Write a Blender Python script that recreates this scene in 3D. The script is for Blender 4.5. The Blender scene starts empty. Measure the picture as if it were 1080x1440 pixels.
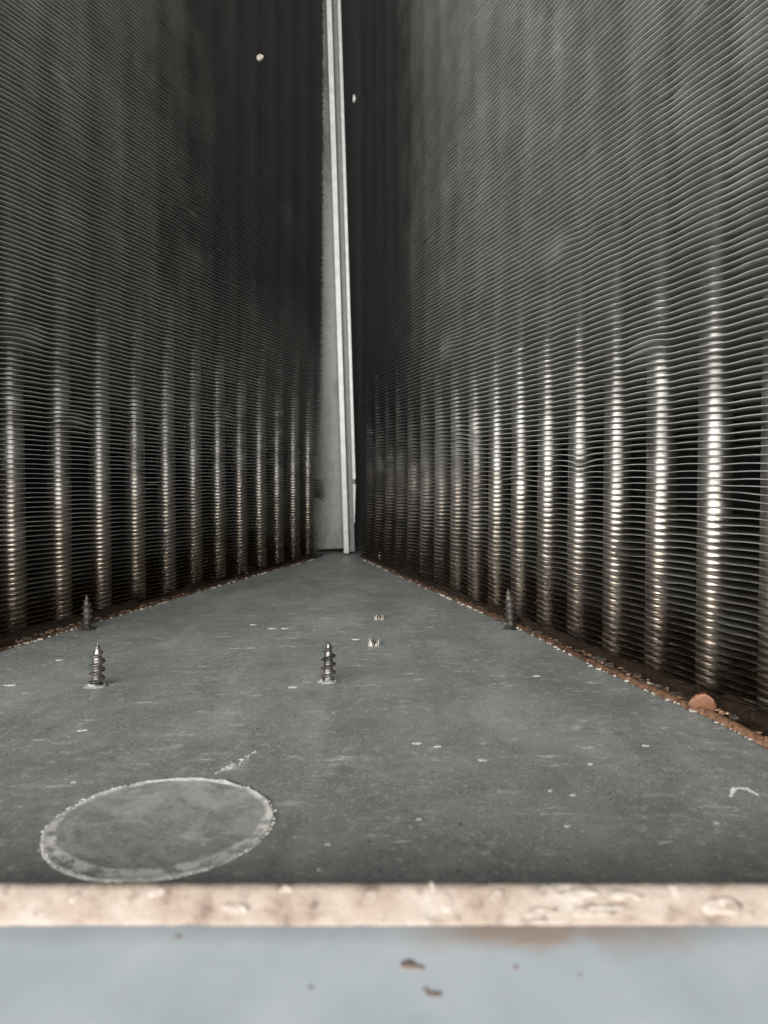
import bpy, bmesh, math, random
from mathutils import Vector, Matrix, noise
random.seed(7)
MM = 0.001
EYE = 66.0                     # camera height above the base pan, mm
scene = bpy.context.scene
COL = scene.collection

# ------------------------------------------------------------------ camera
cam_d = bpy.data.cameras.new('camera')
cam = bpy.data.objects.new('camera', cam_d); COL.objects.link(cam)
cam.location = (0, 0, EYE * MM)
cam.rotation_euler = (math.radians(90 - 1.3), 0, 0)
cam_d.sensor_fit = 'HORIZONTAL'; cam_d.sensor_width = 36; cam_d.lens = 36
cam_d.shift_y = -33.5 / 1080
cam_d.clip_start = 0.002; cam_d.clip_end = 50
cam_d.dof.use_dof = True; cam_d.dof.focus_distance = 0.27; cam_d.dof.aperture_fstop = 40
scene.camera = cam

# ------------------------------------------------------------------ light
world = bpy.data.worlds.new('World'); scene.world = world; world.use_nodes = True
bg = world.node_tree.nodes['Background']
bg.inputs[0].default_value = (0.75, 0.85, 0.95, 1); bg.inputs[1].default_value = 0.06

def area(name, loc, target, sx, sy, power, col):
    d = bpy.data.lights.new(name, 'AREA'); d.shape = 'RECTANGLE'; d.size = sx; d.size_y = sy
    d.energy = power; d.color = col
    o = bpy.data.objects.new(name, d); COL.objects.link(o); o.location = loc
    o.rotation_euler = (Vector(target) - Vector(loc)).to_track_quat('-Z', 'Y').to_euler()
    return o
# daylight that falls in through the open access side, behind the camera
area('opening_daylight', (-0.36, -1.05, 0.17), (-0.02, 0.4, 0.06), 2.20, 1.10, 146.0, (1.0, 0.97, 0.925))

scene.view_settings.view_transform = 'Standard'; scene.view_settings.look = 'None'
scene.view_settings.gamma = 1; scene.view_settings.exposure = 0
scene.view_settings.use_curve_mapping = False
scene.cycles.max_bounces = 7; scene.cycles.diffuse_bounces = 3; scene.cycles.glossy_bounces = 5
scene.cycles.sample_clamp_indirect = 6
scene.cycles.caustics_reflective = True

# ------------------------------------------------------------------ helpers
class Nodes:
    def __init__(self, name):
        self.m = bpy.data.materials.new(name); self.m.use_nodes = True
        self.t = self.m.node_tree; self.b = self.t.nodes['Principled BSDF']
        self.geo = self.t.nodes.new('ShaderNodeNewGeometry')
        self.pos = self.geo.outputs['Position']
    def link(self, a, b): self.t.links.new(a, b)
    def noise(self, scale, detail=4, rough=0.6, vec=None, stretch=None, dist=0.0):
        n = self.t.nodes.new('ShaderNodeTexNoise'); n.inputs['Scale'].default_value = scale
        n.inputs['Detail'].default_value = detail; n.inputs['Roughness'].default_value = rough
        n.inputs['Distortion'].default_value = dist
        v = vec or self.pos
        if stretch:
            mp = self.t.nodes.new('ShaderNodeMapping'); mp.inputs['Scale'].default_value = stretch
            self.link(v, mp.inputs['Vector']); v = mp.outputs[0]
        self.link(v, n.inputs['Vector']); return n.outputs['Fac']
    def ramp(self, fac, stops):
        r = self.t.nodes.new('ShaderNodeValToRGB'); e = r.color_ramp.elements
        while len(e) < len(stops): e.new(0.5)
        for el, (p, c) in zip(e, stops):
            el.position = p; el.color = c if len(c) == 4 else (*c, 1)
        self.link(fac, r.inputs['Fac']); return r.outputs['Color']
    def mix(self, fac, a, b, mode='MIX'):
        n = self.t.nodes.new('ShaderNodeMix'); n.data_type = 'RGBA'; n.blend_type = mode
        for s, v in ((n.inputs[0], fac), (n.inputs[6], a), (n.inputs[7], b)):
            if isinstance(v, (int, float)): s.default_value = v
            elif isinstance(v, tuple): s.default_value = (*v, 1) if len(v) == 3 else v
            else: self.link(v, s)
        return n.outputs[2]
    def math(self, op, a, b=None, clamp=False):
        n = self.t.nodes.new('ShaderNodeMath'); n.operation = op; n.use_clamp = clamp
        for s, v in ((n.inputs[0], a), (n.inputs[1], b)):
            if v is None: continue
            if isinstance(v, (int, float)): s.default_value = v
            else: self.link(v, s)
        return n.outputs[0]
    def xyz(self):
        s = self.t.nodes.new('ShaderNodeSeparateXYZ'); self.link(self.pos, s.inputs[0]); return s.outputs
    def range(self, v, a, b, c=0.0, d=1.0):
        n = self.t.nodes.new('ShaderNodeMapRange'); self.link(v, n.inputs[0])
        for i, x in enumerate((a, b, c, d)): n.inputs[1 + i].default_value = x
        return n.outputs[0]
    def bump(self, h, strength, dist):
        n = self.t.nodes.new('ShaderNodeBump'); n.inputs['Strength'].default_value = strength
        n.inputs['Distance'].default_value = dist; self.link(h, n.inputs['Height'])
        self.link(n.outputs[0], self.b.inputs['Normal'])
    def set(self, color=None, rough=None, metal=None, spec=None):
        for k, v in (('Base Color', color), ('Roughness', rough), ('Metallic', metal), ('Specular IOR Level', spec)):
            if v is None: continue
            s = self.b.inputs[k]
            if isinstance(v, tuple): s.default_value = (*v, 1)
            elif isinstance(v, (int, float)): s.default_value = v
            else: self.link(v, s)
        return self.m

def obj(name, me, mat=None, parent=None, loc=None, rot=None):
    o = bpy.data.objects.new(name, me); COL.objects.link(o)
    if mat and me is not None and not me.materials: me.materials.append(mat)
    if parent: o.parent = parent
    if loc is not None: o.location = loc
    if rot is not None: o.rotation_euler = rot
    return o
def tag(o, label=None, cat=None, group=None, kind=None):
    if label: o['label'] = label
    if cat: o['category'] = cat
    if group: o['group'] = group
    if kind: o['kind'] = kind
    return o
def empty(name, loc, rz=0, label=None, cat=None, group=None):
    o = bpy.data.objects.new(name, None); COL.objects.link(o); o.empty_display_size = 0.01
    o.location = loc; o.rotation_euler = (0, 0, rz); return tag(o, label, cat, group)
def mesh(name, vs, fs, smooth=False, scale=MM):
    me = bpy.data.meshes.new(name); me.from_pydata([(x * scale, y * scale, z * scale) for x, y, z in vs], [], fs)
    me.validate(); me.update()
    if smooth: me.polygons.foreach_set('use_smooth', [True] * len(me.polygons))
    return me
def box_mesh(name, x0, x1, y0, y1, z0, z1, bev=0.0, seg=1, cuts=0):
    bm = bmesh.new(); bmesh.ops.create_cube(bm, size=1)
    for v in bm.verts:
        v.co = Vector(((x0 if v.co.x < 0 else x1), (y0 if v.co.y < 0 else y1), (z0 if v.co.z < 0 else z1))) * MM
    if bev: bmesh.ops.bevel(bm, geom=bm.edges[:], offset=bev * MM, segments=seg, profile=0.6, affect='EDGES')
    me = bpy.data.meshes.new(name); bm.to_mesh(me); bm.free(); return me
def n3(x, y, z): return noise.noise(Vector((x, y, z)))

# ------------------------------------------------------------------ materials
def far_dark_mask(n, x, y, z):
    # darkening painted onto the far end of the right-hand coil, ragged along its border
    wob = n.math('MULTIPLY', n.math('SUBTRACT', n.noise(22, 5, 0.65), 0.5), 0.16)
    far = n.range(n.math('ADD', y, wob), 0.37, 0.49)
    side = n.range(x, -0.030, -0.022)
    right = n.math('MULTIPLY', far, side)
    # and corner shade painted over the upper far part of the left-hand coil
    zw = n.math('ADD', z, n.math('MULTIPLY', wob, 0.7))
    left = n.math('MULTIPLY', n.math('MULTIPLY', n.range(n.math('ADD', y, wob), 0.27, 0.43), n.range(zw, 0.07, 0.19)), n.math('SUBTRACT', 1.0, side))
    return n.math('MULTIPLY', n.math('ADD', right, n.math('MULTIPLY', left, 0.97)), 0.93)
def fin_material():
    n = Nodes('dusty_aluminium_fin'); x, y, z = n.xyz()
    dust = n.noise(45, 5, 0.65)
    streak = n.noise(60, 3, 0.6, stretch=(1, 1, 0.18))
    base = n.ramp(dust, [(0.3, (0.235, 0.246, 0.230)), (0.7, (0.36, 0.372, 0.348))])
    base = n.mix(n.range(streak, 0.42, 0.7, 0, 0.4), base, (0.21, 0.195, 0.175))
    # painted falloff of light into the gaps: paler front band, darker depth
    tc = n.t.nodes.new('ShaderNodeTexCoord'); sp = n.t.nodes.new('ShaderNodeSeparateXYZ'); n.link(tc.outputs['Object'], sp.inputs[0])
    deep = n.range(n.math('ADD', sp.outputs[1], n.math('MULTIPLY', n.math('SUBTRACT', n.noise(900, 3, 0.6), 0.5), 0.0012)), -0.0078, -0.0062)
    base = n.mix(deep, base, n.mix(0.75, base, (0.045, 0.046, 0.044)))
    far_dark = far_dark_mask(n, x, y, z)
    base = n.mix(far_dark, base, (0.022, 0.021, 0.020))  # far darkening painted into the fin colour
    # brown sludge soaked into the foot of the coil, with an uneven tide line
    tide = n.math('ADD', z, n.math('MULTIPLY', n.math('SUBTRACT', n.noise(55, 5, 0.7), 0.5), 0.085))
    grime = n.range(tide, 0.012, 0.072, 1.0, 0.0)
    gcol = n.ramp(n.noise(260, 4, 0.7), [(0.40, (0.010, 0.008, 0.006)), (0.60, (0.034, 0.022, 0.015)), (0.72, (0.16, 0.125, 0.10))])
    col = n.mix(grime, base, gcol)
    m = n.math('MULTIPLY', n.math('SUBTRACT', 0.28, n.math('MULTIPLY', grime, 0.2)), n.math('SUBTRACT', 1.0, far_dark))
    n.set(col, n.math('SUBTRACT', n.math('ADD', n.range(dust, 0.3, 0.7, 0.48, 0.60), n.math('MULTIPLY', far_dark, 0.35)), n.math('MULTIPLY', grime, 0.32)), m)
    return n.m
def tube_material():
    n = Nodes('bright_tube_collar'); x, y, z = n.xyz()
    d = n.noise(120, 4, 0.6)
    base = n.ramp(d, [(0.3, (0.22, 0.216, 0.205)), (0.7, (0.42, 0.414, 0.395))])
    oi = n.t.nodes.new('ShaderNodeObjectInfo')
    tarn = n.range(n.noise(55, 5, 0.7, stretch=(1, 1, 1.6)), 0.42, 0.58, 0.0, 1.0)
    base = n.mix(n.math('MULTIPLY', tarn, n.range(oi.outputs['Random'], 0, 1, 0.25, 0.85)), base, (0.095, 0.085, 0.074))
    tide = n.math('ADD', z, n.math('MULTIPLY', n.math('SUBTRACT', n.noise(70, 5, 0.7), 0.5), 0.050))
    tan = n.range(tide, 0.015, 0.070, 0.65, 0.0)
    col = n.mix(tan, base, (0.50, 0.385, 0.295))
    far_dark = n.math('MULTIPLY', far_dark_mask(n, x, y, z), n.range(n.noise(70, 3, 0.6), 0.35, 0.6, 0.6, 1.0))
    col = n.mix(far_dark, col, (0.03, 0.028, 0.026))  # the same painted far darkening on the tubes
    grime = n.range(tide, 0.001, 0.010, 0.9, 0.0)
    col = n.mix(grime, col, (0.07, 0.045, 0.03))
    n.set(col, n.math('ADD', n.range(d, 0.3, 0.7, 0.33, 0.45), n.math('MULTIPLY', far_dark, 0.4)),
          n.math('MULTIPLY', n.math('SUBTRACT', 0.92, n.math('MULTIPLY', grime, 0.5)), n.math('SUBTRACT', 1.0, far_dark)))
    return n.m
def pan_colour(n):
    mid = n.noise(90, 5, 0.65); fine = n.noise(900, 3, 0.7)
    col = n.ramp(mid, [(0.32, (0.158, 0.173, 0.166)), (0.68, (0.205, 0.219, 0.211))])
    patch = n.range(n.noise(22, 4, 0.6), 0.40, 0.60, 0.15, 1.0)
    dust = n.range(n.noise(40, 6, 0.72, dist=0.6), 0.44, 0.64, 0, 0.42)
    col = n.mix(dust, col, (0.32, 0.328, 0.312))
    col = n.mix(n.range(n.noise(30, 5, 0.65, dist=1.2), 0.45, 0.36, 0, 0.3), col, (0.130, 0.143, 0.137))
    smudge = n.noise(26, 3, 0.55, stretch=(1.5, 0.6, 1), dist=0.8)
    col = n.mix(n.range(smudge, 0.52, 0.68, 0, 0.45), col, (0.33, 0.34, 0.325))
    col = n.mix(n.range(smudge, 0.46, 0.34, 0, 0.45), col, (0.125, 0.137, 0.132))
    grain = n.noise(1700, 2, 0.6)
    col = n.mix(n.range(grain, 0.52, 0.66, 0, 0.32), col, (0.40, 0.41, 0.395))
    col = n.mix(n.range(grain, 0.46, 0.34, 0, 0.32), col, (0.10, 0.11, 0.106))
    blot = n.noise(300, 5, 0.72)
    col = n.mix(n.math('MULTIPLY', n.range(blot, 0.55, 0.66, 0, 0.7), patch), col, (0.45, 0.452, 0.43))
    col = n.mix(n.math('MULTIPLY', n.range(blot, 0.44, 0.36, 0, 0.6), patch), col, (0.125, 0.133, 0.128))
    col = n.mix(n.range(fine, 0.60, 0.68, 0, 0.5), col, (0.60, 0.60, 0.57))
    col = n.mix(n.range(n.noise(600, 3, 0.6), 0.64, 0.69, 0, 0.8), col, (0.06, 0.065, 0.065))
    smear = n.range(n.noise(150, 5, 0.75, stretch=(0.45, 1.2, 1)), 0.60, 0.68, 0, 0.7)
    return n.mix(smear, col, (0.58, 0.575, 0.55)), mid, fine
def pan_material():
    n = Nodes('dusty_grey_painted_pan')
    col, mid, fine = pan_colour(n)
    n.set(col, n.range(n.noise(14, 4, 0.6), 0.3, 0.7, 0.40, 0.60), 0.0, 0.45)
    n.bump(n.math('ADD', fine, n.math('MULTIPLY', mid, 3.0)), 0.10, 0.0006)
    return n.m
def knockout_material():
    n = Nodes('dusty_knockout_with_residue_ring')
    col, mid, fine = pan_colour(n)
    tc = n.t.nodes.new('ShaderNodeTexCoord'); sp = n.t.nodes.new('ShaderNodeSeparateXYZ'); n.link(tc.outputs['Object'], sp.inputs[0])
    rr = n.math('SQRT', n.math('ADD', n.math('MULTIPLY', sp.outputs[0], sp.outputs[0]), n.math('MULTIPLY', sp.outputs[1], sp.outputs[1])))
    rr = n.math('ADD', rr, n.math('MULTIPLY', n.math('SUBTRACT', n.noise(200, 5, 0.7), 0.5), 0.0034))
    film = n.range(n.noise(75, 5, 0.7, dist=1.0), 0.43, 0.60, 0.10, 0.62)
    col = n.mix(film, col, (0.47, 0.478, 0.458))
    thick = n.range(n.noise(55, 3, 0.6), 0.35, 0.65, 0.0, 1.0)
    # the band is wider and softer on the camera side of the ring
    wide = n.range(sp.outputs[1], 0.004, -0.014, 0.0, 0.0024)
    inner = n.math('SUBTRACT', 0.0190, wide)
    band = n.range(n.math('SUBTRACT', rr, inner), 0.0, 0.0009)
    band = n.math('MULTIPLY', band, n.math('ADD', 0.7, n.math('MULTIPLY', thick, 0.3)), True)
    band = n.math('MULTIPLY', band, n.range(n.noise(240, 5, 0.75), 0.42, 0.54, 0.05, 1.0))
    col = n.mix(band, col, (0.74, 0.73, 0.69))
    n.set(col, 0.62, 0.0, 0.35)
    n.bump(n.math('ADD', fine, n.math('MULTIPLY', mid, 3.0)), 0.12, 0.0006)
    return n.m
def scale_material(name, a, b, rough=0.8):
    n = Nodes(name); f = n.noise(700, 4, 0.7)
    n.set(n.ramp(f, [(0.32, a), (0.68, b)]), rough, 0.0, 0.3); n.bump(f, 0.5, 0.0005); return n.m
def galv_material(name, a, b, rough, metal):
    n = Nodes(name); f = n.noise(170, 5, 0.6)
    n.set(n.ramp(f, [(0.3, a), (0.7, b)]), rough, metal); n.bump(n.noise(900, 2, 0.5), 0.12, 0.0004); return n.m

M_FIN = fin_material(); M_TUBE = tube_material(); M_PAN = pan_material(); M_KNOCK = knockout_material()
M_CRUST = scale_material('pale_mineral_crust', (0.13, 0.11, 0.09), (0.42, 0.40, 0.365))
M_FLECK = scale_material('dull_fleck', (0.33, 0.33, 0.31), (0.50, 0.49, 0.46))
M_RINGSCALE = scale_material('white_ring_scale', (0.50, 0.49, 0.46), (0.80, 0.79, 0.75))
def rust_material():
    n = Nodes('brown_rusted_rail'); f = n.noise(600, 5, 0.7); g = n.noise(60, 3, 0.6)
    a = n.ramp(f, [(0.35, (0.025, 0.015, 0.010)), (0.62, (0.10, 0.052, 0.030)), (0.72, (0.26, 0.17, 0.115))])
    b = n.ramp(f, [(0.35, (0.11, 0.056, 0.032)), (0.60, (0.31, 0.18, 0.11)), (0.70, (0.48, 0.37, 0.28))])
    x, y, z = n.xyz()
    # copper-bright where the near end of the rail has been rubbed
    near = n.math('ADD', n.range(y, 0.265, 0.185, 0, 0.95), n.math('MULTIPLY', n.math('SUBTRACT', g, 0.5), 0.8), True)
    n.set(n.mix(near, a, b), 0.5, 0.0, 0.5); n.bump(f, 0.6, 0.0006); return n.m
M_RUST = rust_material()
M_SLUDGE = scale_material('dark_sludge', (0.008, 0.0065, 0.005), (0.030, 0.020, 0.014), 0.32)
M_COPPER = galv_material('dull_copper', (0.07, 0.026, 0.010), (0.155, 0.063, 0.026), 0.45, 0.2)
M_GALV = galv_material('grey_galvanised_plate', (0.088, 0.092, 0.089), (0.12, 0.124, 0.12), 0.65, 0.1)
def stained_plate():
    n = Nodes('grey_plate_with_stains'); f = n.noise(170, 5, 0.6)
    col = n.ramp(f, [(0.3, (0.080, 0.083, 0.081)), (0.7, (0.108, 0.112, 0.108))])
    col = n.mix(n.range(n.noise(60, 5, 0.7, stretch=(1, 1, 0.4)), 0.50, 0.64, 0, 0.75), col, (0.035, 0.033, 0.030))
    n.set(col, 0.65, 0.1); return n.m
M_GALV = stained_plate()
M_PALE = galv_material('pale_edge_metal', (0.20, 0.21, 0.202), (0.29, 0.30, 0.288), 0.5, 0.1)
M_DARKSTEEL = galv_material('dark_inner_steel', (0.055, 0.058, 0.06), (0.08, 0.084, 0.086), 0.6, 0.1)
M_SCREW = galv_material('zinc_screw', (0.035, 0.031, 0.028), (0.24, 0.23, 0.215), 0.38, 0.8)
M_OLDSCREW = galv_material('crusted_screw', (0.012, 0.010, 0.008), (0.062, 0.056, 0.048), 0.5, 0.3)
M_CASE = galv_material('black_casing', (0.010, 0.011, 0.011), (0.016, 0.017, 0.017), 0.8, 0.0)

# ------------------------------------------------------------------ setting: base pan and casing
def pan_mesh():
    vs, fs = [], []; nx, ny = 90, 90
    for j in range(ny + 1):
        for i in range(nx + 1):
            x = -300 + 600 * i / nx; y = 86.5 + 620 * j / ny
            vs.append((x, y, 0.5 * n3(x / 90, y / 90, 1.3)))
    for j in range(ny):
        for i in range(nx):
            a = j * (nx + 1) + i; fs.append((a, a + 1, a + nx + 2, a + nx + 1))
    return mesh('base_pan', vs, fs, True)
def pan_z(x, y): return 0.5 * n3(x / 90, y / 90, 1.3)
pan = tag(obj('base_pan', pan_mesh(), M_PAN), 'dusty dark grey sheet metal base pan between the two coils', 'floor', kind='structure')

KL = 1.032
L0 = Vector((-143.2, 295.6)) * KL; LD = Vector((7.93, 24.13)).normalized()
KS = 0.965
R0 = Vector((99.9, 231.5)) * KS; RD = Vector((-7.24, 24.34)).normalized()
FRONT, BACK = -8.9, 13.0        # fin edges before and behind the tube axis

# ------------------------------------------------------------------ coils
def tube_mesh(name, pitch, count, seed):
    rnd = random.Random(seed); vs, fs = [], []; seg = 20
    prof = ((0.03, 5.15), (0.11, 4.97), (0.30, 4.94), (0.55, 4.90), (0.80, 4.86), (0.97, 4.83))
    rings = []
    for k in range(count):
        j = rnd.uniform(-0.02, 0.02); t = rnd.uniform(-0.03, 0.03); tilt = rnd.uniform(0, 6.28); amt = rnd.uniform(0, 0.10)
        for i, (f, r) in enumerate(prof):
            rings.append((k * pitch + f * pitch, r + j + (t if i in (2, 3) else 0), tilt, amt))
    for z, r, tilt, amt in rings:
        for s in range(seg):
            a = 2 * math.pi * s / seg
            vs.append((r * math.cos(a), r * math.sin(a), z + amt * math.cos(a - tilt)))
    for q in range(len(rings) - 1):
        for s in range(seg):
            a = q * seg + s; b = q * seg + (s + 1) % seg
            fs.append((a, b, b + seg, a + seg))
    return mesh(name, vs, fs, True)

def fin_mesh(name, s, PITCH, u0, u1, seed, side, dent=0.0, bend=None, extra=()):
    """one wavy plate fin: u runs along the coil, v through its depth, s mirrors u"""
    rnd = random.Random(seed); vs, fs = [], []
    vst = (FRONT, FRONT + 2.2, FRONT + 4.6, 0.0, 6.5, BACK)
    cor = (0.0, 0.05, -0.03, 0.0, 0.1, 0.0)
    nu = int((u1 - u0) / PITCH * 7); th = 0.14
    ph = rnd.uniform(0, 50); dents = [(rnd.uniform(u0, u1), rnd.uniform(2, 7), rnd.uniform(-dent, dent)) for _ in range(7)] + list(extra)
    nv = len(vst)
    for i in range(nu + 1):
        u = u0 + (u1 - u0) * i / nu
        w = u / PITCH
        wave = 0.17 * math.cos(2 * math.pi * w + 0.5) + 0.04 * math.sin(4 * math.pi * w)
        low = 0.4 * n3(u / 80, side * 7.1, 0.2)
        for j, v in enumerate(vst):
            e = 1.0 if j == 0 else 0.75 if j == 1 else 0.3 if j == 2 else 0.0
            z = wave * e + cor[j] + low + 0.10 * n3(u / 16, ph, v / 9)
            for du, wd, am in dents:
                z += am * e * math.exp(-((u - du) / wd) ** 2)
            if bend and u > u1 - bend[0]:
                z += bend[1] * ((u - (u1 - bend[0])) / bend[0]) ** 2 * (0.4 + 0.6 * e)
            vv = v + (0.25 * n3(u / 11, ph + 9, 0) if j == 0 else 0)
            vs.append((s * u, vv, z + th / 2)); vs.append((s * u, vv, z - th / 2))
    def ix(i, j, k): return (i * nv + j) * 2 + k
    for i in range(nu):
        for j in range(nv - 1):
            fs.append((ix(i, j, 0), ix(i + 1, j, 0), ix(i + 1, j + 1, 0), ix(i, j + 1, 0)))
            fs.append((ix(i, j, 1), ix(i, j + 1, 1), ix(i + 1, j + 1, 1), ix(i + 1, j, 1)))
        fs.append((ix(i, 0, 0), ix(i, 0, 1), ix(i + 1, 0, 1), ix(i + 1, 0, 0)))
    for i in (0, nu):
        for j in range(nv - 1):
            fs.append((ix(i, j, 0), ix(i, j + 1, 0), ix(i, j + 1, 1), ix(i, j, 1)))
    return mesh(name, vs, fs, False)

PATCH = ([(24, 86, 6, 9, 1.3), (80, 60, 5, 7, -1.2), (-4, 118, 8, 12, 1.4), (150, 98, 6, 8, 1.2), (120, 180, 9, 14, 1.5), (210, 74, 6, 8, -1.2), (52, 44, 5, 8, 1.1), (230, 240, 10, 16, 1.5)],
         [(60, 70, 6, 8, -1.3), (112, 62, 6, 9, 1.4), (20, 104, 7, 9, 1.2), (160, 84, 7, 8, -1.2), (-14, 58, 5, 8, 1.2), (75, 150, 8, 14, 1.3), (30, 40, 5, 8, -1.1), (190, 130, 9, 12, 1.5)])   # dented spots: along, height, half height, width, depth
def coil(name, origin, d, s, PITCH, pitch, count, u0, u1, n0, n1, label, side, z0=4.0):
    X = d * s
    rz = math.atan2(X.y, X.x)
    root = empty(name, (origin.x * MM, origin.y * MM, 0), rz, label, 'coil', 'finned coils of the heat exchanger')
    rnd = random.Random(100 + side)
    tm = [tube_mesh('tube', pitch, count, 5 + side * 10 + q) for q in range(3)]
    for k in range(n0, n1 + 1):
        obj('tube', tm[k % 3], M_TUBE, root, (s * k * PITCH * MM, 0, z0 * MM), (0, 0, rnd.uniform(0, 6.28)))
    normal = [fin_mesh('fin', s, PITCH, u0, u1 + rnd.uniform(-1.3, 1.3), 40 + q + side * 60, side, 0.12) for q in range(14)]
    bent = [fin_mesh('fin', s, PITCH, u0, u1 + rnd.uniform(-1.5, 1.5), 80 + q + side * 60, side, 0.7) for q in range(8)]
    for k in range(count):
        z = z0 + k * pitch
        if side == 0 and z < 47:                       # the fins are torn short beside the post near the floor
            f = (z - 3) / 44
            sh = 1.5 + 4.5 * math.sin(math.pi * min(1, f)) ** 0.7 + rnd.uniform(-0.5, 0.5) + (4 if z < 12 else 0)
            me = fin_mesh('fin', s, PITCH, u0, u1 - sh, 300 + k, side, 0.15)
        elif side == 0 and 47 <= z < 60:               # a curled tuft of bent fin ends above the tear
            me = fin_mesh('fin', s, PITCH, u0, u1 + 3.5 - abs(z - 54) * 0.35, 300 + k, side, 0.1, (16, -5.0 + (z - 47) * 0.25))
        else:
            ex = [(pu, pw, pa * (1 - abs(z - pz) / pr)) for pu, pz, pr, pw, pa in PATCH[side] if abs(z - pz) < pr]
            if ex: me = fin_mesh('fin', s, PITCH, u0, u1 + rnd.uniform(-1.3, 1.3), 600 + k + side * 300, side, 0.3, None, ex)
            else: me = rnd.choice(bent) if rnd.random() < 0.2 else rnd.choice(normal)
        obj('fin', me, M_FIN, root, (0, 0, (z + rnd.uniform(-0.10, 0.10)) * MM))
    # foot plate the lowest fins stand on
    a, b = (s * u0, s * u1) if s > 0 else (s * u1, s * u0)
    obj('foot_plate', box_mesh('foot_plate', a, b, FRONT + 1.0, BACK + 2, 0.9, 2.4, 0.3), M_SLUDGE, root)
    return root

coil_l = coil('finned_coil', L0, LD, 1, 25.4 * KL, 1.90, 264, -105, 300, -3, 11,
              'finned coil slab on the left side of the corner post, darker of the two', 0)
coil_r = coil('finned_coil', R0, RD, -1, 25.4 * KS, 2.06, 246, -116, 376, -4, 15,
              'brightly lit finned coil slab on the right side of the corner post', 1)

# black casing skins behind the coils
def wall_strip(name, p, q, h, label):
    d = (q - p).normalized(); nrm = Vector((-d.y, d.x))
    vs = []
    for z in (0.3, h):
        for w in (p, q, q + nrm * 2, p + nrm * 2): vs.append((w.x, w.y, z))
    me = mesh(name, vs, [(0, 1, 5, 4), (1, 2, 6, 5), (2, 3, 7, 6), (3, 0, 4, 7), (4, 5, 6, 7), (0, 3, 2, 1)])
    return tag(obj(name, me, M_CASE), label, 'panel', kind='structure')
LN = Vector((-LD.y, LD.x)); RN = Vector((RD.y, -RD.x))
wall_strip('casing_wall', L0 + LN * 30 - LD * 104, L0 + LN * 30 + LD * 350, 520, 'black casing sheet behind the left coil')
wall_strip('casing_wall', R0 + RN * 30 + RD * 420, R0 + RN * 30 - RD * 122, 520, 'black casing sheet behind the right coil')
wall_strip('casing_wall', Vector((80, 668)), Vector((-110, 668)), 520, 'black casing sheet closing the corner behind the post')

# ------------------------------------------------------------------ corner post
post = empty('corner_post', (-31 * MM, 604 * MM, 4 * MM), 0, 'pale grey folded metal corner post standing between the two coils', 'post')
post.rotation_euler = (0, math.radians(-1.75), 0)
H = 520
obj('plate', box_mesh('plate', -30, -0.6, 3.0, 4.2, 0.5, H, 0.2), M_GALV, post)
obj('flange', box_mesh('flange', -0.4, 3.7, -7, 3.0, -2.6, H, 0.5, 2), M_PALE, post)
obj('inner_web', box_mesh('inner_web', 3.9, 8.0, 0.5, 2.0, -2.0, H, 0.2), M_DARKSTEEL, post)
for z0, z1 in ((-1.0 + 22, 51.5), (55, H)):
    me = box_mesh('edge_strip', 8.1, 10.6, -5, 2.0, z0, z1, 0.3, 2)
    if z0 < 40:
        for v in me.vertices:
            if v.co.z < 0.03: v.co.x = 0.0081 + (v.co.x - 0.0081) * 0.25
    obj('edge_strip', me, M_PALE, post)
obj('fixing_gap_clip', box_mesh('fixing_gap_clip', 8.0, 10.2, -4, 2.0, 51.7, 54.8, 0.3), M_DARKSTEEL, post)

# ------------------------------------------------------------------ rails and crust at the coil feet
def unproj(px, py, z=0.0):
    """photo pixel of a point known to lie on the pan -> its place on the pan (used for measuring only)"""
    y = (EYE - z) * 1080 / (py - 662); return Vector(((px - 540) / 1080 * y, y))

def rail_mesh(name, path, w, h, seed, wob=0.5, grow=False):
    vs, fs = [], []
    prof = ((-w, 0.15), (-w * 0.75, h * 0.7), (-w * 0.2, h), (w * 0.5, h * 0.85), (w, h * 0.2))
    n = len(prof)
    for i, p in enumerate(path):
        d = (path[min(i + 1, len(path) - 1)] - path[max(i - 1, 0)]).normalized(); nr = Vector((d.y, -d.x))
        for j, (a, z) in enumerate(prof):
            g = 1 + 0.55 * min(1, max(0, (260 - p.y) / 60)) if grow else 1
            q = p + nr * (a * g + wob * n3(i * 0.31, j * 0.8, seed))
            vs.append((q.x, q.y, max(0.1, z * (1 + 0.5 * n3(i * 0.22, j, seed + 5))) + pan_z(q.x, q.y)))
    for i in range(len(path) - 1):
        for j in range(n - 1):
            a = i * n + j; fs.append((a, a + 1, a + n + 1, a + n))
    return mesh(name, vs, fs, True)
def chips(name, pts, smin, smax, seed, flat=0.4, z0=0.0):
    """irregular little scale chips"""
    rnd = random.Random(seed); vs, fs = [], []
    for p in pts:
        s = rnd.uniform(smin, smax); a0 = rnd.uniform(0, 6.28); k = rnd.choice((5, 6)); b = len(vs)
        st = rnd.uniform(0.6, 1.8); base = z0 + pan_z(p.x, p.y)
        top = s * flat * rnd.uniform(0.5, 1.3)
        for lv, f in ((-0.05, 1.0), (top, 0.62)):
            for q in range(k):
                a = a0 + 6.283 * q / k; r = s * f * rnd.uniform(0.65, 1.2)
                vs.append((p.x + r * math.cos(a) * st, p.y + r * math.sin(a), base + lv * rnd.uniform(0.7, 1.2)))
        fs.append(tuple(b + k + q for q in range(k)))
        for q in range(k): fs.append((b + q, b + (q + 1) % k, b + k + (q + 1) % k, b + k + q))
    return mesh(name, vs, fs)
def path_from(pix, step=1.6):
    pts = [unproj(*p) for p in pix]; out = []
    for a, b in zip(pts, pts[1:]):
        m = max(1, int((b - a).length / step))
        out += [a.lerp(b, t / m) for t in range(m)]
    return out + [pts[-1]]
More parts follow.
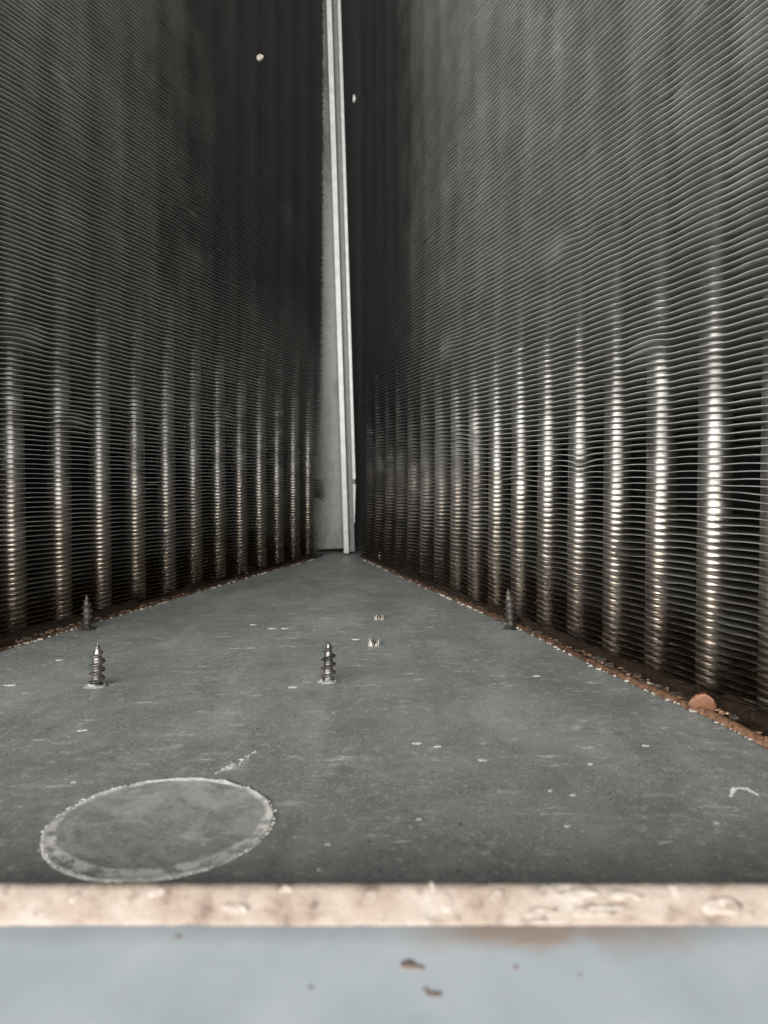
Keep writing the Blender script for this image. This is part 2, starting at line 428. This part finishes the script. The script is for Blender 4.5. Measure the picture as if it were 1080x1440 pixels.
left_edge = path_from([(-60, 936), (0, 916), (60, 898), (130, 876), (210, 853), (300, 826), (370, 806), (438, 788)])
right_edge = path_from([(513, 789), (560, 810), (640, 846), (740, 890), (840, 941), (920, 977), (1000, 1012), (1080, 1054), (1160, 1102)])
rnd = random.Random(3)
rail_l = empty('foot_rail', (0, 0, 0), 0, 'thin crusted rail along the foot of the left coil', 'rail', 'rails at the coil feet')
obj('strip', rail_mesh('strip', left_edge, 1.0, 1.0, 1.0), M_RUST, rail_l)
pts = []
for p in left_edge:
    dens = 1.2 if p.y > 300 else 1.6
    for _ in range(int(dens + rnd.random())):
        if n3(p.y / 13, 3.1, 0) + 0.5 * n3(p.y / 4, 1.1, 0) > -0.12: pts.append(p + Vector((rnd.gauss(0.9, 0.5), rnd.uniform(-0.8, 0.8))))
tag(obj('crust', chips('crust', pts, 0.2, 0.95, 4, 0.5, 0.3), M_CRUST, rail_l), kind='stuff')
rail_r = empty('foot_rail', (0, 0, 0), 0, 'rust brown rail with pale crust along the foot of the right coil', 'rail', 'rails at the coil feet')
off = [p + RN * 1.3 for p in right_edge]
obj('strip', rail_mesh('strip', off, 1.25, 1.5, 8.0, 0.8, True), M_RUST, rail_r)
pts = []
for p in right_edge:
    for _ in range(2):
        if n3(p.y / 13, 7.7, 0) + 0.5 * n3(p.y / 4, 5.1, 0) > -0.05 and rnd.random() < 0.8: pts.append(p + RN * rnd.gauss(0.0, 0.5) + RD * rnd.uniform(-0.8, 0.8))
tag(obj('crust', chips('crust', pts, 0.2, 0.9, 5, 0.5, 0.3), M_CRUST, rail_r), kind='stuff')
# dark sludge bank between rail and coil that climbs a little way up into the fins
def bank(name, edge, side_n, origin, h, seed):
    vs, fs = [], []; k = 9
    for i, p in enumerate(edge):
        run = max(1.5, (origin + side_n * FRONT - p).dot(side_n) + 0.8)     # how far it is to the fin edges
        top = h * max(0.25, 0.8 + 1.0 * n3(i * 0.045, 1.0, seed) + 0.5 * n3(i * 0.19, 4.0, seed))
        for j in range(k + 1):
            if j <= 4: t = j / 4; d = 0.6 + (run - 0.6) * t; z = 0.3 + 1.0 * t * t
            else: t = (j - 4) / (k - 4); d = run + 0.9 * t; z = 1.3 + top * t
            d += 0.35 * n3(i * 0.3, j * 0.9, seed + 2); z += 0.35 * n3(i * 0.4, j * 1.1, seed + 7)
            q = p + side_n * d
            vs.append((q.x, q.y, max(0.12, z) + pan_z(q.x, q.y)))
    for i in range(len(edge) - 1):
        for j in range(k):
            a = i * (k + 1) + j; fs.append((a, a + 1, a + k + 2, a + k + 1))
    return mesh(name, vs, fs, True)
obj('sludge', bank('sludge', left_edge, LN, L0, 3.0, 2.0), M_SLUDGE, rail_l)
obj('sludge', bank('sludge', off, RN, R0, 3.5, 6.0), M_SLUDGE, rail_r)
def litter(edge, side_n, origin, seed, count):
    rn = random.Random(seed); q = []
    for _ in range(count):
        p = rn.choice(edge); run = max(2.0, (origin + side_n * FRONT - p).dot(side_n))
        q.append(p + side_n * rn.uniform(1.0, run) + Vector((rn.uniform(-1, 1), rn.uniform(-1, 1))))
    return q
tag(obj('scale_litter', chips('scale_litter', litter(off, RN, R0, 61, 60), 0.2, 0.6, 62, 0.4, 0.8), M_CRUST, rail_r), kind='stuff')
tag(obj('rust_litter', chips('rust_litter', litter(off, RN, R0, 63, 200), 0.25, 0.9, 64, 0.6, 1.0), M_RUST, rail_r), kind='stuff')
tag(obj('rust_litter', chips('rust_litter', litter(left_edge, LN, L0, 65, 90), 0.3, 1.0, 66, 0.6, 1.0), M_RUST, rail_l), kind='stuff')

# ------------------------------------------------------------------ knockout ring on the pan
KC = Vector((-41.6, 142.2)); KR = 20.5
def disc_mesh(name, r, h):
    vs, fs = [(0, 0, h)], []; seg = 96
    for l, (rr, z) in enumerate(((r * 0.6, h), (r - 1.7, h), (r - 0.9, h + 0.08), (r - 0.35, h + 0.13), (r, h * 0.4), (r + 0.05, -0.2))):
        for q in range(seg):
            a = 6.28318 * q / seg; w = n3(math.cos(a) * 6, math.sin(a) * 6, 2.0 + l) + 0.6 * n3(math.cos(a) * 19, math.sin(a) * 19, l)
            k = 0.32 * w if l in (2, 3, 4, 5) else 0.0
            vs.append(((rr + k) * math.cos(a), (rr + k) * math.sin(a), z + (0.18 * w if l in (2, 3) else 0)))
    for q in range(seg):
        q2 = (q + 1) % seg; fs.append((0, 1 + q, 1 + q2))
        for l in range(5): fs.append((1 + l * seg + q, 1 + (l + 1) * seg + q, 1 + (l + 1) * seg + q2, 1 + l * seg + q2))
    return mesh(name, vs, fs, False)
kd = obj('knockout_disc', disc_mesh('knockout_disc', KR + 0.3, 0.35), M_KNOCK, pan, (KC.x * MM, KC.y * MM, pan_z(KC.x, KC.y) * MM))
kd['label'] = 'round knockout outlined by a pale crusted ring'
rnd = random.Random(11); pts = []
def ring_density(a):
    return 0.5 + 0.5 * n3(math.cos(a) * 1.6, math.sin(a) * 1.6, 4.4) + 0.35
for q in range(420):
    a = rnd.uniform(0, 6.283); wd = 0.22
    if rnd.random() < 1.5 * ring_density(a) - 0.7:
        rr = KR + rnd.gauss(0.1, wd)
        pts.append(KC + Vector((rr * math.cos(a), rr * math.sin(a))))
tag(obj('ring_crust', chips('ring_crust', [p - KC for p in pts], 0.15, 0.45, 9, 0.3, 0.25), M_RINGSCALE, kd), kind='stuff')

# pale flecks on the pan: the larger ones singly
def fleck(px, py, lx, ly, rot, seed):
    rnd = random.Random(seed); p = unproj(px, py); vs, fs = [], []; k = 11
    for z, f in ((-0.05, 1), (0.16, 0.8)):
        for q in range(k):
            a = 6.283 * q / k; r = f * rnd.uniform(0.55, 1.15)
            x = lx * r * math.cos(a); y = ly * r * math.sin(a)
            vs.append((x * math.cos(rot) - y * math.sin(rot), x * math.sin(rot) + y * math.cos(rot), z * rnd.uniform(0.7, 1.2)))
    fs.append(tuple(k + q for q in range(k)))
    for q in range(k): fs.append((q, (q + 1) % k, k + (q + 1) % k, k + q))
    return obj('scale_fleck', mesh('scale_fleck', vs, fs), M_FLECK, pan, (p.x * MM, p.y * MM, pan_z(p.x, p.y) * MM))
for i, (px, py, lx, ly, rt) in enumerate([
        (355, 880, 1.7, 0.9, 0), (382, 885, 2.4, 1.6, 0.1), (400, 885, 2.0, 1.5, 0), (412, 968, 1.6, 1.3, 0.2), (12, 966, 2.2, 0.9, 0.2),
        (680, 1072, 1.2, 0.8, 0), (500, 900, 1.6, 0.6, 0.1), (755, 952, 1.6, 0.8, 0.1), (587, 1048, 1.6, 0.9, 0.3), (616, 1052, 1.1, 0.9, 0),
        (808, 1122, 0.9, 0.7, 0.4), (800, 1166, 0.9, 0.6, 0), (832, 1078, 0.9, 0.6, 0), (776, 1116, 0.8, 0.5, 0.6), (590, 1252 - 96, 0.8, 0.4, 0), (1012, 1163, 0.6, 0.5, 0), (100, 1104, 0.7, 0.5, 0),
        (460, 1192, 0.6, 0.5, 0), (448, 1228, 0.5, 0.4, 0), (112, 1030, 1.6, 0.4, 0.3), (80, 930, 1.5, 0.6, 0.3), (910, 1052, 1.1, 0.6, 0.2)]):
    fleck(px, py, lx, ly, rt, i)
# long scrape beside the knockout and the faint curled residue at the right
def smear(name, pix, w, seed):
    pts = [unproj(*p) for p in pix]; path = []
    for a, b in zip(pts, pts[1:]):
        for t in range(8): path.append(a.lerp(b, t / 8))
    rn = random.Random(seed); q = []
    for i, p in enumerate(path):
        f = math.sin(math.pi * (i + 1) / (len(path) + 1))
        for _ in range(5): q.append(p + Vector((rn.gauss(0, w * f), rn.gauss(0, w * f))))
    return tag(obj(name, chips(name, q, 0.15, 0.4, seed, 0.12, 0.0), M_RINGSCALE, pan), kind='stuff')
smear('residue_scrape', [(302, 1090), (330, 1076), (362, 1056)], 0.5, 21)
smear('residue_curl', [(1032, 1125), (1038, 1113), (1055, 1114), (1072, 1124)], 0.25, 22)

# ------------------------------------------------------------------ screws
def screw_mesh(name, length, rad, thread, pitch, tip, seg=26):
    vs, fs = [], []; n = int(length / 0.16)
    for i in range(n + 1):
        z = length * i / n
        tz = (length - z) / tip
        c = rad if tz > 1 else max(0.05, rad * (0.25 + 0.75 * tz) if tz > 0.25 else rad * 0.44 * tz / 0.25)
        fade = min(1, max(0, (length - z) / (tip * 0.75) - 0.25))
        for q in range(seg):
            a = 6.28318 * q / seg; fr = ((z / pitch) - q / seg) % 1.0
            t = max(0, 1 - abs(fr - 0.5) / 0.19)
            r = c + thread * t * fade
            vs.append((r * math.cos(a), r * math.sin(a), z - 0.6))
    for i in range(n):
        for q in range(seg):
            a = i * seg + q; b = i * seg + (q + 1) % seg; fs.append((a, b, b + seg, a + seg))
    fs.append(tuple(n * seg + q for q in range(seg)))
    return mesh(name, vs, fs, True)
def burr_mesh(name, r, seed):
    rn = random.Random(seed); vs, fs = [], []; k = 18
    for rr, z in ((r * 1.55, 0.0), (r * 1.2, 0.45), (r * 0.95, 0.9)):
        for q in range(k):
            a = 6.283 * q / k; f = rn.uniform(0.88, 1.14)
            vs.append((rr * f * math.cos(a), rr * f * math.sin(a), z * rn.uniform(0.5, 1.3)))
    for l in range(2):
        for q in range(k):
            a = l * k + q; b = l * k + (q + 1) % k; fs.append((a, b, b + k, a + k))
    return mesh(name, vs, fs)
def screw(px, py, length, label, rad=1.42, th=1.2, rz=0.0, tilt=(0, 0), z=0.0, tip=5.2, mat=None):
    p = unproj(px, py, z)
    r = empty('screw', (p.x * MM, p.y * MM, (z + pan_z(p.x, p.y)) * MM), rz, label, 'screw', 'screws driven up through the pan')
    r.rotation_euler = (tilt[0], tilt[1], rz)
    obj('shank', screw_mesh('shank', length, rad, th, 2.6, tip), mat or M_SCREW, r)
    obj('burr', burr_mesh('burr', rad + 0.9, int(px)), M_OLDSCREW if mat else M_PAN, r)
    return r
screw(133, 966, 14.2, 'threaded screw point sticking up from the pan near the left coil', rz=2.2, tilt=(0.03, -0.05))
screw(461, 961, 13.6, 'threaded screw point sticking up in the middle of the pan', rz=0.8, tilt=(-0.05, 0.06))
screw(121, 886, 15.5, 'grimy screw point standing against the foot of the left coil', rz=1.1, tilt=(0.05, -0.06), mat=M_OLDSCREW)
screw(719, 884, 17.5, 'pale crusted screw point standing against the foot of the right coil', rz=2.9, tilt=(-0.04, 0.07), mat=M_OLDSCREW)
screw(534, 794, 11.5, 'small distant screw point beside the foot of the corner post', rz=0.3)
def stub(px, py, label, seed):
    p = unproj(px, py); r = empty('screw_tip', (p.x * MM, p.y * MM, pan_z(p.x, p.y) * MM), 0, label, 'screw tip', 'short screw tips')
    obj('point', screw_mesh('point', 2.8, 1.4, 0.5, 1.2, 2.2, 16), M_SCREW, r)
    rn = random.Random(seed); vs, fs = [], []                 # torn petals of sheet metal round the point
    for q in range(6):
        a = 6.283 * q / 6 + rn.uniform(-0.2, 0.2); b = len(vs); hh = rn.uniform(1.3, 2.6); ro = 2.3
        for da, rr, z in ((-0.42, ro, 0), (0.42, ro, 0), (0.05, ro * 0.9, hh), (-0.35, ro * 0.72, 0), (0.35, ro * 0.72, 0)):
            vs.append((rr * math.cos(a + da), rr * math.sin(a + da), z))
        fs += [(b, b + 1, b + 2), (b + 1, b + 4, b + 2), (b + 4, b + 3, b + 2), (b + 3, b, b + 2)]
    obj('torn_burr', mesh('torn_burr', vs, fs), M_CRUST, r)
stub(533, 872, 'short torn screw hole tip farther back in the middle of the pan', 1)
stub(525, 908, 'short torn screw hole tip with pale burr just in front of the other', 2)

# ------------------------------------------------------------------ copper tab on the right rail and bits caught on the fins
def dome_mesh(name, w, d, h):
    bm = bmesh.new(); bmesh.ops.create_uvsphere(bm, u_segments=28, v_segments=18, radius=1)
    for v in bm.verts:
        c = v.co; e = 0.40                          # squarish cap with a rounded-over rim
        y = math.copysign(abs(c.y) ** e, c.y)
        k = 1 + 0.16 * noise.noise(c * 1.9 + Vector((2.0, 0, 1))) + 0.06 * noise.noise(c * 5)
        if c.x < 0: k *= 1 + 0.28 * max(0, -c.x) * (1 - abs(c.z))
        dish = 0.35 * (1 - min(1, c.x * c.x + c.z * c.z)) * (1 if c.y < 0 else 0)
        v.co = Vector((c.x * w * k, (y * d + dish) * k, c.z * h * k)) * MM
    me = bpy.data.meshes.new(name); bm.to_mesh(me); bm.free()
    me.polygons.foreach_set('use_smooth', [True] * len(me.polygons)); return me
p = unproj(985, 1003) + RN * 1.6
tab = tag(obj('copper_tab', dome_mesh('copper_tab', 3.4, 1.0, 4.0), M_COPPER, None, (p.x * MM, p.y * MM, 0.9 * MM), (0, 0, math.radians(-28))),
          'rounded copper tab standing up from the rusty right rail', 'tab')
p = unproj(345, 812) + LN * 1.5
tag(obj('copper_tab', dome_mesh('copper_tab', 3.4, 1.2, 3.6), M_COPPER, None, (p.x * MM, p.y * MM, 0.5 * MM), (0, 0, math.radians(20))),
    'tiny brown rounded tab at the foot of the left coil', 'tab')
def blob(px, py, y, r, label, mat, sx=1, sz=1, seed=0):
    bm = bmesh.new(); bmesh.ops.create_icosphere(bm, subdivisions=3, radius=r * MM)
    for v in bm.verts:
        f = 1 + 0.55 * noise.noise(v.co * (900 / r) + Vector((seed, 0, 0))); v.co *= f; v.co.x *= sx; v.co.z *= sz
    me = bpy.data.meshes.new('debris'); bm.to_mesh(me); bm.free()
    me.polygons.foreach_set('use_smooth', [True] * len(me.polygons))
    x = (px - 540) / 1080 * y; z = EYE - (py - 662) / 1080 * y
    return tag(obj('debris_speck', me, mat, None, (x * MM, y * MM, z * MM)), label, 'debris')
blob(368, 88, 448, 2.0, 'pale speck of debris caught high on the left coil', M_CRUST, 1, 1.1, 1)
blob(575, 761, 497, 2.3, 'pinkish speck of debris caught low on the right coil', M_CRUST, 1.5, 0.9, 2)
blob(498.5, 144, 596, 1.6, 'white speck of debris beside the upper corner post', M_PALE, 0.7, 2.0, 3)
blob(538, 677, 553, 1.4, 'small white sliver on the dark end of the right coil', M_PALE, 2.2, 0.5, 4)

# ------------------------------------------------------------------ front lip of the casing
fp = empty('front_panel', (0, 82 * MM, -0.38 * MM), 0, 'blue grey painted panel with worn cream edge across the foreground', 'panel')
def lip_material():
    n = Nodes('worn_cream_edge')
    a = n.noise(120, 5, 0.65); b = n.noise(420, 4, 0.7)
    col = n.ramp(a, [(0.33, (0.085, 0.062, 0.050)), (0.42, (0.150, 0.120, 0.099)), (0.56, (0.178, 0.152, 0.130)), (0.66, (0.205, 0.190, 0.172))])
    col = n.mix(n.range(b, 0.55, 0.64, 0, 0.6), col, (0.085, 0.060, 0.048))
    x, y, z = n.xyz()
    n.set(col, 0.75, 0.0, 0.3); n.bump(b, 0.5, 0.0006); return n.m
def face_material():
    n = Nodes('blue_grey_enamel'); a = n.noise(60, 4, 0.6); x, y, z = n.xyz()
    col = n.ramp(a, [(0.36, (0.185, 0.210, 0.230)), (0.64, (0.225, 0.250, 0.270))])
    # brown grime gathered under the edge on the right
    m = n.math('ADD', y, n.math('MULTIPLY', n.math('SUBTRACT', n.noise(85, 5, 0.65), 0.5), 0.012))
    run = n.range(m, 0.0778, 0.0808, 0, 1)
    xx = n.math('MULTIPLY', n.range(x, 0.001, 0.010, 0, 1), n.range(x, 0.026, 0.036, 1, 0))
    col = n.mix(n.math('MULTIPLY', n.math('MULTIPLY', run, xx), 0.85), col, (0.17, 0.13, 0.105))
    col = n.mix(n.range(n.noise(500, 4, 0.7), 0.64, 0.72, 0, 0.5), col, (0.2, 0.19, 0.18))
    n.set(col, 0.45, 0.0, 0.5); return n.m
def lip_mesh(name, x0, x1, seed):
    vs, fs = [], []; nx = 320
    prof = ((3.5, 16.0), (3.5, 19.3), (3.15, 20.1), (2.6, 20.3), (2.0, 19.85), (1.3, 19.15), (0.6, 18.45), (0.0, 17.8), (-0.35, 17.3), (-0.42, 16.8))
    k = len(prof)
    for i in range(nx + 1):
        x = x0 + (x1 - x0) * i / nx
        for j, (y, z) in enumerate(prof):
            f = 0.16 * n3(x / 3.1, j * 0.7, seed) + 0.13 * n3(x / 0.9, j * 1.3, seed + 3)
            if j >= 7: f += 0.30 * n3(x / 1.7, 5.0, seed) + 0.25 * n3(x / 6.0, 2.0, seed)
            vs.append((x, y - f * 0.7, z + f * (0.9 if j < 7 else -0.8)))
    for i in range(nx):
        for j in range(k - 1): a = i * k + j; fs.append((a, a + 1, a + k + 1, a + k))
    return mesh(name, vs, fs, True)
obj('worn_edge', lip_mesh('worn_edge', -150, 150, 2.0), lip_material(), fp)
def shelf_z(y): return 17.4 - (82 - y) * 0.24             # the painted flange falls gently away towards the viewer
def shelf_mesh(name):
    vs, fs = [], []; nx = 60
    prof = [(84.6, -12.0), (84.6, 17.2), (81.9, shelf_z(81.9))] + [(y, shelf_z(y)) for y in (79, 75, 70, 65, 60.6)] + [(60.1, shelf_z(60) - 0.3), (60.0, shelf_z(60) - 1.0), (60.0, -12.0)]
    k = len(prof)
    for i in range(nx + 1):
        x = -150 + 300 * i / nx
        for y, z in prof: vs.append((x, y - 82, z + 0.12 * n3(x / 20, y / 12, 3.3)))
    for i in range(nx):
        for j in range(k - 1): a = i * k + j; fs.append((a, a + 1, a + k + 1, a + k))
    return mesh(name, vs, fs, True)
obj('painted_flange', shelf_mesh('painted_flange'), face_material(), fp)
M_SPOT = scale_material('brown_grime', (0.05, 0.038, 0.033), (0.12, 0.092, 0.08))
def spot(px, py, r, sx, sy, seed=0):
    k = (py - 662) / 1080; y = (EYE - 17.4 + 82 * 0.24) / (k + 0.24); z = shelf_z(y); tilt = math.atan(0.24)
    if py < 1300: t = (py - 1246) / 50; y = 84.5 - 2.6 * t; z = 20.2 - 2.5 * t; tilt = math.radians(45)
    bm = bmesh.new(); bmesh.ops.create_icosphere(bm, subdivisions=2, radius=1)
    for v in bm.verts:
        f = 1 + 0.4 * noise.noise(v.co * 1.7 + Vector((seed, 1, 0)))
        v.co = Vector((v.co.x * r * sx * f, v.co.y * r * sy * f, v.co.z * 0.14 * f)) * MM
    me = bpy.data.meshes.new('grime_spot'); bm.to_mesh(me); bm.free()
    me.polygons.foreach_set('use_smooth', [True] * len(me.polygons))
    obj('grime_spot', me, M_SPOT, fp, ((px - 540) / 1080 * y * MM, (y - 82) * MM, z * MM), (tilt, 0, 0))
for i, a in enumerate([(575, 1362, 0.75, 1.2, 0.9), (590, 1366, 0.5, 1.3, 0.8), (612, 1404, 0.55, 1.5, 0.7), (600, 1398, 0.3, 1, 1), (728, 1366, 0.25, 1, 1), (820, 1376, 0.15, 1, 1),
                       (442, 1274, 0.62, 1, 1), (245, 1322, 0.35, 1.4, 0.8), (435, 1395, 0.2, 1, 1), (100, 1262, 0.5, 1.1, 0.8), (1035, 1262, 0.4, 1.6, 0.6), (760, 1292, 0.5, 2.0, 0.5)]): spot(*a, i)

# peeling paint and crumbs on the worn edge
M_PEEL = scale_material('peeling_cream_paint', (0.14, 0.112, 0.094), (0.235, 0.215, 0.19))
def peel(px, py, lx, ly, rot, seed, lift):
    rn = random.Random(seed); k = 14; vs, fs = [], []
    t = min(1, max(0, (py - 1246) / 50)); y = 84.5 - 2.6 * t; zc = 20.2 - 2.5 * t; x = (px - 540) / 1080 * y
    for z, f in ((-0.15, 1.0), (lift, 0.85), (lift * 0.6, 0.5)):
        for q in range(k):
            a = 6.283 * q / k; r = f * rn.uniform(0.6, 1.2)
            u, v = lx * r * math.cos(a), ly * r * math.sin(a)
            vs.append((u * math.cos(rot) - v * math.sin(rot), u * math.sin(rot) + v * math.cos(rot), z + 0.12 * rn.random()))
    for l in range(2):
        for q in range(k): a = l * k + q; b = l * k + (q + 1) % k; fs.append((a, b, b + k, a + k))
    fs.append(tuple(2 * k + q for q in range(k)))
    obj('paint_flake', mesh('paint_flake', vs, fs, True), M_PEEL, fp, (x * MM, (y - 82) * MM, zc * MM), (math.radians(45), 0, 0))
for i, (px, py, lx, ly, rt) in enumerate([(815, 1259, 2.6, 0.55, 0.05), (885, 1262, 2.4, 0.5, -0.12), (850, 1282, 4.2, 0.7, 0.02), (700, 1260, 1.0, 0.6, 0.5),
        (628, 1268, 0.8, 1.3, 0.2), (765, 1284, 2.2, 0.5, 0.1), (955, 1254, 0.6, 0.9, 0.6), (610, 1253, 0.35, 0.9, 0.2), (802, 1249, 0.45, 0.4, 0), (400, 1252, 0.9, 0.4, 0.1),
        (215, 1256, 1.2, 0.5, 0.2), (100, 1264, 0.8, 0.5, 0.4), (1020, 1275, 2.4, 1.1, 0.0), (330, 1278, 1.6, 0.6, -0.1), (520, 1262, 1.1, 0.7, 0.3)]):
    peel(px, py, lx, ly, rt, 500 + i, 0.14)

M_FLUFF = scale_material('dark_packed_dirt', (0.012, 0.010, 0.008), (0.060, 0.046, 0.036), 0.8)
tag(obj('packed_dirt', chips('packed_dirt', litter(off, RN, R0, 71, 240), 0.4, 2.1, 72, 0.55, 0.4), M_FLUFF, rail_r), kind='stuff')
tag(obj('packed_dirt', chips('packed_dirt', litter(left_edge, LN, L0, 73, 200), 0.4, 1.8, 74, 0.55, 0.4), M_FLUFF, rail_l), kind='stuff')
